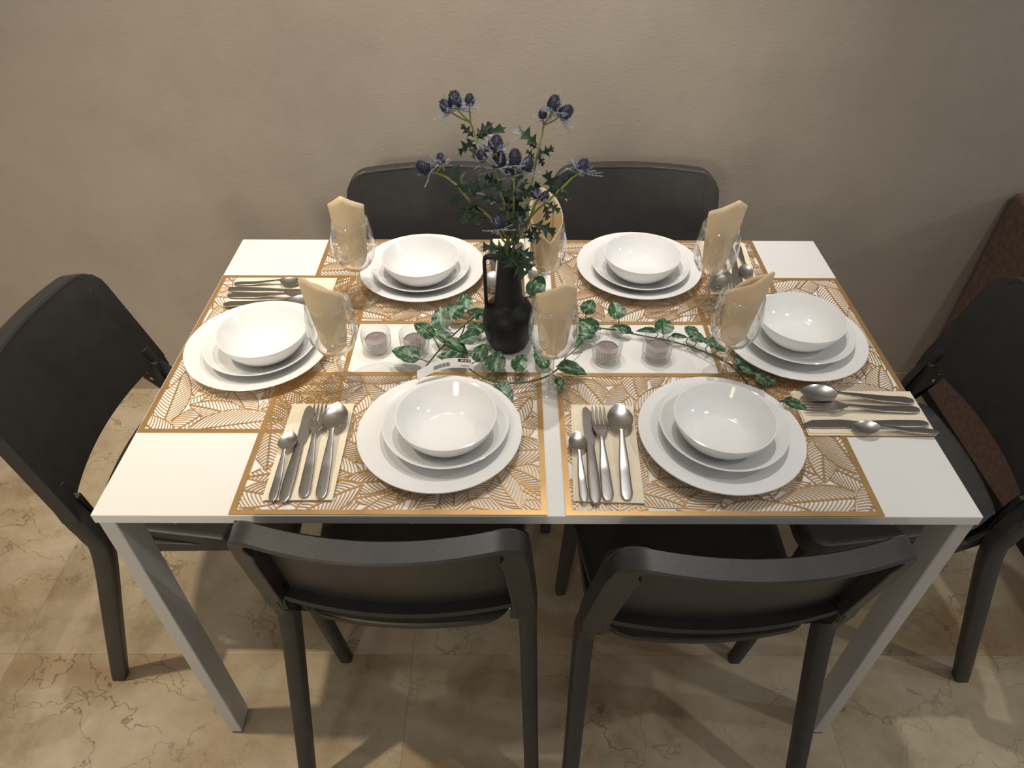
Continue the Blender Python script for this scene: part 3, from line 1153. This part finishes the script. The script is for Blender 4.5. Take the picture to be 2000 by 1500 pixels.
for nm, ((nx_, ny_), ang, cut) in SET.items():
    n = put('paper_napkin', nx_, ny_, ZM + 0.0001, math.radians(ang))
    tag(n, 'flat folded cream napkin under the cutlery at the %s place setting' % nm, 'napkin', 'folded napkins under cutlery')
    zc = ZM + 0.0001 + 0.0029
    for k, (ta, ti) in cut.items():
        a, b = at_z(*ta, zc + 0.003), at_z(*ti, zc + (0.007 if k != 'knife' else 0.003))
        d = (b - a)
        d.z = 0
        d.normalize()
        c = (a + b) / 2 - d * LEN[k] / 2
        o = put(k, c.x, c.y, zc + (0.0009 if k in ('spoon', 'teaspoon', 'fork') else 0.0), math.atan2(d.y, d.x))
        if k == 'spoon':
            o.rotation_euler.y = -0.036        # its bowl rests on the fork's head
        nice = {'spoon': 'large brushed steel soup spoon', 'teaspoon': 'small brushed steel teaspoon', 'fork': 'brushed steel four-tined fork', 'knife': 'brushed steel table knife'}[k]
        tag(o, '%s on the cream napkin at the %s place setting' % (nice, nm), k, 'table cutlery')

# ------------------------------------------------------------------ tealights
def make_tealight():
    root = empty('tealight_holder')
    n = 36
    prof_o = [(0.0, 0.0), (0.0205, 0.0), (0.0232, 0.0015), (0.0240, 0.0055), (0.0228, 0.0085), (0.0245, 0.0105), (0.0252, 0.020), (0.0258, 0.036), (0.0264, 0.0405), (0.0262, 0.0425), (0.0250, 0.0430), (0.0234, 0.0422), (0.0226, 0.040), (0.0205, 0.0125), (0.0, 0.0115)]
    vs, fs = [], []
    k = len(prof_o)
    seg = n * 6
    for i in range(seg):
        a = 2 * PI * i / seg
        rib = 0.0018 * (0.5 - abs(math.sin(n * a / 2)))
        for q, (r, z) in enumerate(prof_o):
            rr = r + (rib if 5 <= q <= 7 else 0)
            vs.append((rr * math.cos(a), rr * math.sin(a), z))
    for i in range(seg):
        j = (i + 1) % seg
        for q in range(k - 1):
            fs.append((i * k + q, j * k + q, j * k + q + 1, i * k + q + 1))
    MB().add(vs, fs).build('glass_cup', M['ribbed'], root, 50)
    c = MB().lathe([(0, 0.0125), (0.0186, 0.0125), (0.0190, 0.0135), (0.0192, 0.0262), (0.0186, 0.0272), (0.0180, 0.0260), (0.0178, 0.0255), (0.004, 0.0258), (0, 0.0262)], 40).build('candle', M['wax'], root, 50)
    MB().tube([(0, 0, 0.0255), (0.0004, 0.0004, 0.030), (0.0013, 0.0002, 0.034)], 0.0008, 8).build('wick', M['wick'], c)
    return root


tl = make_tealight()
for i, (px, py, lab) in enumerate([(738, 684, 'farthest left'), (812, 686, 'second from the left, behind a leaf'),
                                   (1183, 702, 'first right of the black vase'), (1280, 699, 'farthest right')]):
    o = tl if i == 0 else copy_tree(tl)
    p = at_z(px, py, TZ)
    o.location = (p.x, p.y, TZ + 0.0003)
    o.rotation_euler = (0, 0, i * 0.7)
    tag(o, 'ribbed glass tealight holder with mauve candle, %s' % lab, 'candle holder', 'glass tealight holders')

# ------------------------------------------------------------------ vase
VX, VY = -0.042, 0.012
vase = empty('handled_vase', (VX, VY, TZ + 0.0003))
tag(vase, 'matte black ceramic bottle vase with square loop handle at table centre', 'vase')
vp = [(0, 0), (0.030, 0), (0.033, 0.002), (0.040, 0.018), (0.0445, 0.040), (0.0452, 0.058), (0.0435, 0.073), (0.0385, 0.083), (0.030, 0.0885), (0.0258, 0.092), (0.0245, 0.097), (0.0222, 0.125), (0.0195, 0.155), (0.0180, 0.178), (0.0182, 0.186), (0.0172, 0.1875), (0.0158, 0.186), (0.0158, 0.176), (0.0175, 0.150), (0.0200, 0.120), (0.0220, 0.10), (0.030, 0.075), (0.030, 0.03), (0.02, 0.008), (0, 0.007)]
MB().lathe(vp, 64).build('vase_body', M['vase'], vase, 50)
hp = [(-0.0165, 0, 0.180), (-0.030, 0, 0.181), (-0.036, 0, 0.180), (-0.0395, 0, 0.175), (-0.0395, 0, 0.160), (-0.0390, 0, 0.120), (-0.0385, 0, 0.096), (-0.0380, 0, 0.082)]
rings = []
hpp = spline(hp, 5)
for i, p in enumerate(hpp):
    t = (hpp[min(i + 1, len(hpp) - 1)] - hpp[max(i - 1, 0)]).normalized()
    sd_ = Vector((0, 1, 0))
    nn = t.cross(sd_).normalized()
    rings.append([p + sd_ * a + nn * b for a, b in ((0.0055, 0.0022), (0.0035, 0.003), (-0.0035, 0.003), (-0.0055, 0.0022), (-0.0055, -0.0022), (-0.0035, -0.003), (0.0035, -0.003), (0.0055, -0.0022))])
MB().rings(rings).build('handle', M['vase'], vase, 60)


# ------------------------------------------------------------------ thistle sprays
def frame(d, roll=0.0):
    """matrix with local +z along d"""
    d = Vector(d).normalized()
    q = Vector((0, 0, 1)).rotation_difference(d)
    return q.to_matrix().to_4x4() @ Matrix.Rotation(roll, 4, 'Z')


def head_mesh(seed):
    rnd = random.Random(seed)
    mb = MB()
    mb.lathe([(0, 0), (0.0045, 0.0008), (0.0068, 0.005), (0.0070, 0.010), (0.0054, 0.0155), (0.0028, 0.0188), (0, 0.020)], 20)
    n = 150
    for i in range(n):
        u = (i + 0.5) / n
        z = 0.001 + 0.0185 * u
        r = interp(z, [0, 0.0008, 0.005, 0.010, 0.0155, 0.0188, 0.02], [0.003, 0.0045, 0.0068, 0.0070, 0.0054, 0.0028, 0.0005])
        a = i * 2.39996
        out = Vector((math.cos(a), math.sin(a), interp(u, [0, 0.5, 1], [-0.1, 0.35, 1.6]))).normalized()
        c = Vector((r * math.cos(a), r * math.sin(a), z))
        tn = Vector((-math.sin(a), math.cos(a), 0))
        bn = out.cross(tn)
        w = 0.0008
        tip = c + out * rnd.uniform(0.0018, 0.0034)
        mb.add([c + tn * w, c - tn * w * 0.5 + bn * w, c - tn * w * 0.5 - bn * w, tip], [(0, 1, 3), (1, 2, 3), (2, 0, 3)])
    return mb.mesh('flower_head', M['thistle'], 0)


def bract_mesh(seed, spread=1.0, n=9):
    rnd = random.Random(seed)
    mb = MB()
    for i in range(n):
        a = 2 * PI * i / n + rnd.uniform(-0.25, 0.25)
        L = rnd.uniform(0.011, 0.023) * spread
        el = rnd.uniform(-0.45, 0.75)
        d = Vector((math.cos(a) * math.cos(el), math.sin(a) * math.cos(el), math.sin(el)))
        tn = Vector((-math.sin(a), math.cos(a), 0))
        nrm = d.cross(tn)
        pts = [d * L * s + Vector((0, 0, 0.004 * s * s)) for s in (0.1, 0.4, 0.7, 1.0)]
        ws = [0.0009, 0.0012, 0.0008, 0.0001]
        for q in range(3):
            p, r = pts[q], pts[q + 1]
            mb.add([p - tn * ws[q], p + tn * ws[q], r + tn * ws[q + 1], r - tn * ws[q + 1], p + nrm * 0.0006, r + nrm * 0.0004], [(0, 1, 2, 3), (1, 0, 4), (0, 3, 5, 4), (1, 4, 5, 2)])
        for q, s in enumerate((0.35, 0.5, 0.65, 0.8)):
            for sg in (-1, 1):
                c = d * L * s + Vector((0, 0, 0.004 * s * s))
                tp = c + tn * sg * 0.0048 * (1.15 - s) * spread + d * 0.0035 * spread + nrm * rnd.uniform(-0.001, 0.001)
                mb.add([c - d * 0.0006, c + d * 0.0006, c + nrm * 0.0006, tp], [(0, 1, 3), (1, 2, 3), (2, 0, 3)])
    return mb.mesh('bract', M['bract'], 0)


HEADS = [head_mesh(s) for s in (1, 2)]
BRACTS = [bract_mesh(3, 1.25, 12), bract_mesh(5, 1.4, 14), bract_mesh(8, 1.15, 11)]


def jag_leaf_mesh(seed, drop=0.25):
    """deeply lobed leaf, length 1 along +x"""
    rnd = random.Random(seed)
    outl = []
    lobes = [(0.10, 0.04), (0.20, 0.08), (0.36, 0.34), (0.34, 0.10), (0.46, 0.13), (0.64, 0.38), (0.60, 0.09), (0.72, 0.11), (0.88, 0.22), (0.84, 0.06), (1.0, 0.0)]
    up = [(x + rnd.uniform(-0.03, 0.03) * (x < 1), y * rnd.uniform(0.85, 1.15)) for x, y in lobes]
    dn = [(x + rnd.uniform(-0.03, 0.03), -y * rnd.uniform(0.85, 1.15)) for x, y in lobes[:-1]]
    mb = MB()

    def z(x, y):
        return 0.10 * abs(y) * 2 - drop * x * x + 0.03 * math.sin(9 * x + 7 * y)
    spine = [(0, 0)] + [(x, 0) for x, y in lobes]
    ups = [(0, 0.012)] + up
    dns = [(0, -0.012)] + dn + [(1.0, 0.0)]
    vs = [(x, y, z(x, y)) for x, y in spine] + [(x, y, z(x, y)) for x, y in ups] + [(x, y, z(x, y)) for x, y in dns]
    n = len(spine)
    fs = []
    for i in range(n - 1):
        fs.append((i, i + 1, n + i + 1, n + i))
        fs.append((i + 1, i, 2 * n + i, 2 * n + i + 1))
    mb.add(vs, fs)
    return mb.mesh('leaf', M['tleaf'], 60)


JAG = [jag_leaf_mesh(1, 0.3), jag_leaf_mesh(2, 0.6), jag_leaf_mesh(4, 0.1), jag_leaf_mesh(6, 0.45)]


def orient(tipdir, normal):
    x = Vector(tipdir).normalized()
    n = Vector(normal)
    n = (n - x * n.dot(x)).normalized()
    y = n.cross(x)
    return Matrix((x, y, n)).transposed().to_4x4()


NECK = Vector((VX, VY, TZ + 0.182))
BOT = Vector((VX, VY, TZ + 0.02))


def vp_(px, py, dy):
    return at_y(px, py, VY + dy)


def spray(label, branches, leaves, group='thistle sprays in the vase', neck=(0, 0)):
    """branches: list of (pixel path from the neck upwards, depth offset at end, heads [(px,py,scale,tilt_px)])"""
    root = empty('thistle_stem', BOT)
    tag(root, label, 'flower', group)

    def loc(v):
        return v - BOT
    nk = NECK + Vector((neck[0], neck[1], 0))
    first = True
    for path, dy, heads in branches:
        pts = [vp_(x, y, dy * (i + 1) / len(path)) for i, (x, y) in enumerate(path)]
        full = ([BOT + Vector((neck[0] * 0.3, neck[1] * 0.3, 0.002)), nk] if first else []) + pts
        first = False
        sp = spline(full, 6)
        r = [interp(i, [0, len(sp) - 1], [0.0022, 0.0015]) for i in range(len(sp))]
        MB().tube([loc(p) for p in sp], r, 8).build('stalk', M['stalk'], root)
        end = pts[-1]
        for (hx_, hy_, sc, tx, ty) in heads:
            hp_ = vp_(hx_, hy_, dy)
            d = (CAM_R * tx + CAM_U * ty).normalized()
            d = (d + Vector((0, random.uniform(-0.25, 0.15), 0))).normalized()
            base = hp_ - d * 0.010 * sc
            if (base - end).length > 0.004:
                st = spline([end, end.lerp(base, 0.6) + Vector((0, 0, -0.001)), base], 5)
                MB().tube([loc(p) for p in st], 0.0012, 6).build('stalk', M['stalk'], root)
            h = link('flower_head', random.choice(HEADS), root)
            h.matrix_local = Matrix.Translation(loc(base)) @ frame(d, random.uniform(0, 6)) @ Matrix.Scale(sc * 1.08, 4)
            b = link('bract', random.choice(BRACTS), h)
            b.matrix_local = Matrix.Rotation(random.uniform(0, 6), 4, 'Z')
    for (bx, by, tx, ty, dy) in leaves:
        a, b = vp_(bx, by, dy), vp_(tx, ty, dy - 0.004)
        L = (b - a).length
        nrm = Vector((random.uniform(-0.4, 0.4), -0.75, 0.65))
        lf = link('leaf', random.choice(JAG), root)
        lf.matrix_local = Matrix.Translation(loc(a)) @ orient(b - a, nrm) @ Matrix.Diagonal((L * 1.15, L * 0.95, L * 1.3, 1))
    return root


# pixels of stalks, heads and leaves as seen in the photograph; depths are offsets from the vase's axis
spray('tall thistle stem leaning to the upper left with three blue heads at its tip',
      [([(994, 470), (985, 400), (965, 330), (940, 290), (926, 258), (919, 240)], 0.035,
        [(871, 208, 0.95, -0.5, 0.7), (889, 196, 1.15, -0.15, 0.9), (917, 196, 0.80, 0.05, 1.0)])],
      [(926, 268, 905, 248, 0.035), (928, 268, 955, 245, 0.035), (930, 272, 973, 248, 0.035), (930, 274, 893, 290, 0.03), (932, 276, 915, 308, 0.03),
       (944, 300, 960, 275, 0.03), (975, 360, 950, 345, 0.02), (985, 400, 1000, 370, 0.02)], neck=(-0.005, 0.004))
spray('tall thistle stem leaning to the upper right with three blue heads at its tip',
      [([(1012, 470), (1025, 410), (1040, 350), (1050, 300), (1058, 265), (1062, 245)], 0.045,
        [(1060, 223, 0.72, 0.0, 1.0), (1082, 203, 1.10, 0.25, 0.9), (1104, 220, 1.10, 0.7, 0.55)])],
      [(1050, 285, 1022, 252, 0.045), (1050, 290, 1032, 278, 0.045), (1047, 305, 1078, 290, 0.045), (1045, 310, 1030, 295, 0.04), (1047, 300, 1063, 322, 0.04),
       (1028, 390, 1010, 350, 0.03), (1030, 390, 1050, 360, 0.03)], neck=(0.006, 0.005))
spray('thistle stem bending far left over the chair back with two spiky heads',
      [([(990, 465), (960, 427), (920, 395), (895, 365), (870, 345), (852, 338)], -0.015,
        [(828, 327, 1.05, -0.7, 0.55), (861, 310, 0.72, -0.15, 0.9)])],
      [(905, 375, 893, 335, -0.01), (905, 378, 928, 350, -0.01), (908, 382, 880, 395, -0.01), (915, 390, 905, 440, -0.012), (918, 390, 940, 430, -0.012), (915, 385, 945, 365, -0.012), (925, 398, 930, 445, -0.015)], neck=(-0.008, -0.004))
spray('thistle stem bending right with one frosted spiky head against the chair back',
      [([(1008, 468), (1040, 420), (1070, 392), (1095, 370), (1118, 347)], -0.012,
        [(1138, 325, 1.0, 0.45, 0.8)]),
       ([(1030, 440), (1045, 400), (1052, 388)], 0.0, [(1048, 378, 0.8, -0.1, 1.0), (1064, 384, 0.75, 0.3, 0.9)])],
      [(1085, 382, 1070, 340, -0.01), (1090, 378, 1115, 350, -0.01), (1088, 384, 1115, 385, -0.01), (1065, 395, 1092, 412, -0.01), (1062, 398, 1075, 430, -0.01),
       (1035, 440, 1062, 470, -0.02), (1035, 442, 1030, 480, -0.02), (1038, 438, 1085, 450, -0.02), (1030, 445, 1010, 425, -0.02)], neck=(0.009, -0.002))
spray('central thistle stem crowned by a tight cluster of six blue heads',
      [([(1000, 470), (1003, 420), (1004, 370), (1004, 345)], 0.0,
        [(1006, 308, 1.10, 0.02, 1.0), (1031, 322, 1.05, 0.3, 0.9), (996, 333, 0.85, -0.2, 0.9)]),
       ([(1000, 440), (982, 390), (974, 350), (968, 330)], 0.01,
        [(970, 282, 1.15, 0.0, 1.0), (975, 312, 1.20, 0.0, 1.0), (941, 305, 0.85, -0.45, 0.8)])],
      [(1000, 380, 960, 360, -0.01), (1004, 385, 1020, 340, 0.0), (1004, 390, 1035, 370, 0.0), (1000, 400, 975, 420, -0.01), (1003, 410, 1025, 440, -0.01),
       (1003, 420, 990, 462, -0.012), (985, 395, 950, 385, 0.0), (1005, 375, 1010, 425, 0.012), (1000, 430, 1028, 405, 0.012)], neck=(0.0, 0.0))
spray('short thistle stem low over the vase mouth with one dark head and drooping leaves',
      [([(990, 480), (982, 468), (977, 458)], -0.028, [(973, 434, 1.10, -0.05, 1.0)])],
      [(992, 485, 945, 482, -0.03), (995, 487, 962, 505, -0.032), (1000, 486, 1040, 500, -0.03), (1002, 488, 1030, 545, -0.032), (1000, 490, 1015, 520, -0.034),
       (1000, 490, 985, 535, -0.048), (1004, 486, 1046, 535, -0.025), (995, 482, 1010, 462, -0.02), (1000, 492, 1002, 540, -0.050)], neck=(-0.002, -0.009))

# ------------------------------------------------------------------ ivy garland
garland = empty('ivy_garland', (VX, VY - 0.03, TZ))
tag(garland, 'artificial variegated green ivy garland trailing around the vase and tealights', 'garland')
G0 = Vector((VX, VY - 0.03, TZ))


def ivy_leaf_mesh(curl, seed):
    """heart-shaped leaf, base at origin, tip at x=1"""
    nu, nv = 14, 8
    vs, fs = [], []
    rnd = random.Random(seed)
    ph = rnd.uniform(0, 6)
    for i in range(nu + 1):
        u = i / nu
        w = 0.42 * (math.sin(PI * u ** 0.62) ** 0.8 if 0 < u < 1 else 0.0) + 0.004
        for j in range(nv + 1):
            v = -1 + 2 * j / nv
            x = u - 0.12 * (abs(v) ** 1.5) * (1 - u) ** 2 * (1 if u < 0.6 else 0.6)
            y = v * w
            z = 0.16 * abs(v) * w - curl * (u - 0.35) ** 2 + 0.022 * math.sin(2 * PI * u * 3.2 + abs(v) * 3 + ph) * abs(v)
            vs.append((x, y, z))
    k = nv + 1
    for i in range(nu):
        for j in range(nv):
            a = i * k + j
            fs.append((a, a + k, a + k + 1, a + 1))
    return MB().add(vs, fs).mesh('leaf', M['ivy'], 80)


IVY = [ivy_leaf_mesh(0.30, 1), ivy_leaf_mesh(0.55, 2), ivy_leaf_mesh(0.12, 3)]
VZ = TZ + 0.0055
VINES = [
    [(812, 742, 0.012), (823, 727, 0.02), (838, 708, 0.022), (858, 684, 0.02), (885, 655, 0.02), (908, 634, 0.02), (930, 617, 0.022), (952, 600, 0.022), (985, 590, 0.02)],
    [(858, 684, 0.018), (872, 672, 0.016), (893, 664, 0.014), (903, 650, 0.012), (908, 634, 0.018)],
    [(893, 664, 0.012), (899, 692, 0.012), (908, 712, 0.02), (922, 724, 0.024), (945, 738, 0.02), (972, 746, 0.012), (1005, 748, 0.008), (1040, 744, 0.006), (1070, 734, 0.008), (1092, 718, 0.014), (1105, 698, 0.016)],
    [(985, 590, 0.018), (1040, 580, 0.012), (1090, 600, 0.01), (1140, 626, 0.008), (1170, 640, 0.008), (1205, 645, 0.008), (1256, 656, 0.008), (1300, 664, 0.008), (1345, 676, 0.008), (1388, 692, 0.012), (1428, 714, 0.018), (1456, 744, 0.014), (1475, 770, 0.008), (1510, 782, 0.009), (1540, 784, 0.013)],
]
VP = []
for vn in VINES:
    pts = [at_z(x, y, TZ + 0.004 + h) for x, y, h in vn]
    sp = spline(pts, 6)
    VP += sp
    MB().tube([p - G0 for p in sp], 0.0014, 7).build('vine', M['vine'], garland)

# leaf: centre pixel, length in pixels, image direction of the tip (deg, 90 = up), lift above the table, roundness
LEAVES = [
    (909, 586, 34, 80, 0.030, 1.05), (886, 605, 38, 135, 0.028, 1.0), (861, 620, 48, 92, 0.030, 0.95), (929, 612, 40, 160, 0.020, 0.75),
    (826, 642, 48, 140, 0.056, 0.75), (862, 656, 40, 140, 0.018, 0.75), (790, 690, 54, 155, 0.030, 0.85), (895, 677, 46, -30, 0.018, 0.8),
    (917, 660, 42, 200, 0.028, 1.0), (928, 640, 36, 170, 0.020, 0.8), (940, 686, 42, 75, 0.030, 0.95), (880, 700, 54, 170, 0.022, 0.7),
    (970, 703, 46, 75, 0.026, 1.05), (1017, 706, 38, 60, 0.028, 1.0), (987, 766, 44, -60, 0.012, 1.0), (1120, 721, 54, -18, 0.018, 0.7),
    (1050, 556, 48, 65, 0.066, 0.95), (1056, 699, 42, 120, 0.016, 0.9), (1094, 750, 28, -70, 0.010, 0.8), (1151, 597, 34, 70, 0.040, 1.05),
    (1203, 604, 38, 100, 0.040, 1.15), (1147, 634, 42, 150, 0.022, 0.9), (1143, 652, 44, -10, 0.020, 0.9), (1212, 642, 38, 165, 0.016, 0.6),
    (1297, 634, 38, 85, 0.032, 1.2), (1262, 645, 36, 175, 0.016, 0.45), (1328, 657, 30, -10, 0.016, 0.45), (1348, 645, 30, 130, 0.026, 0.9),
    (1364, 660, 32, -20, 0.022, 0.9), (1388, 668, 36, 160, 0.022, 0.8), (1405, 678, 34, -30, 0.018, 0.8), (1444, 706, 36, 110, 0.012, 0.55),
    (1462, 722, 34, -40, 0.008, 0.7), (1487, 738, 36, 130, 0.008, 0.7), (1504, 744, 30, -20, 0.008, 0.7), (1556, 791, 44, -28, 0.028, 0.6),
    (1126, 672, 30, 215, 0.014, 0.5),
]
for i, (cx, cy, L, a, lift, rnd_) in enumerate(LEAVES):
    c = at_z(cx, cy, TZ + 0.004 + lift)
    ln = L / px_per_m(c)
    d = CAM_R * math.cos(math.radians(a)) + CAM_U * math.sin(math.radians(a))
    nrm = (CAM - c).normalized() * 0.75 + Vector((random.uniform(-0.25, 0.25), random.uniform(-0.2, 0.2), 0.75))
    nrm.normalize()
    d = (d - nrm * d.dot(nrm)).normalized()
    side = nrm.cross(d)
    # keep the lowest point above the table
    low = ln * 0.5 * abs(d.z) + ln * 0.42 * rnd_ * abs(side.z)
    zc = max(c.z, ZM + 0.004 + low)
    c = at_z(cx, cy, zc)
    base = c - d * ln * 0.47
    lf = link('leaf', IVY[i % 3], garland)
    lf.matrix_local = Matrix.Translation(base - G0) @ Matrix((d, side, nrm)).transposed().to_4x4() @ Matrix.Diagonal((ln, ln * rnd_, ln, 1))
    near = min(VP, key=lambda q: (q - base).length)
    if (near - base).length < 0.09:
        m = near.lerp(base, 0.5) - d * 0.006
        m.z = min(near.z, base.z) * 0.6 + max(near.z, base.z) * 0.4
        MB().tube([p - G0 for p in spline([near, m, base, base + d * ln * 0.12], 5)], 0.0009, 6).build('petiole', M['vine'], garland)

# price tag looped over the garland, standing behind the front left plate
def make_tag():
    a, b = at_z(815, 744, TZ + 0.029), at_z(921, 720, TZ + 0.033)
    n = 24
    up = (CAM_U * 0.8 + Vector((0, 0, 1)) * 0.5).normalized()
    hgt = 0.0165
    pts = []
    for i in range(n + 1):
        u = i / n
        p = a.lerp(b, u) + Vector((0, 0, 1)) * 0.009 * math.sin(PI * u) + Vector((0, 0.004, 0)) * math.sin(PI * u)
        pts.append(p)
    nrm = (b - a).normalized().cross(up).normalized()

    def patch(u0, u1, v0, v1, off, th):
        m = max(1, int((u1 - u0) * n))
        rings = []
        for i in range(m + 1):
            u = u0 + (u1 - u0) * i / m
            k = min(int(u * n), n - 1)
            p = pts[k].lerp(pts[k + 1], u * n - k) + nrm * off
            lo, hi = p + up * hgt * v0, p + up * hgt * v1
            rings.append([q - G0 for q in (lo, hi, hi + nrm * th, lo + nrm * th)])
        return MB().rings(rings)
    t = patch(0, 1, 0, 1, 0, 0.0004).build('price_tag', M['tag'], garland, 30)
    tag(t, 'white barcode price tag')
    sgn = 1 if nrm.dot(CAM - a) > 0 else -1
    off = 0.00045 if sgn > 0 else -0.0002
    rnd = random.Random(4)
    # barcode
    u = 0.30
    mb = MB()
    while u < 0.60:
        w = rnd.choice((0.004, 0.006, 0.009))
        q = patch(u, u + w, 0.22, 0.62, off, 0.00015)
        mb.add(q.v, q.f)
        u += w + rnd.choice((0.004, 0.006))
    mb.build('barcode', M['ink'], t, 0)
    # black number box with pale number strokes, and a short printed line
    patch(0.75, 0.985, 0.62, 0.92, off, 0.00015).build('number_box', M['ink'], t, 0)
    mb = MB()
    for k in range(9):
        if k in (3, 6):
            continue
        u = 0.80 + k * 0.019
        q = patch(u, u + 0.012, 0.69, 0.85, off + 0.00017 * sgn, 0.0001)
        mb.add(q.v, q.f)
    mb.build('number_print', M['tag'], t, 0)
    mb = MB()
    for k in range(8):
        u = 0.80 + k * 0.021
        q = patch(u, u + 0.013, 0.16, 0.29, off, 0.00015)
        mb.add(q.v, q.f)
    mb.build('small_print', M['grey_ink'], t, 0)


make_tag()
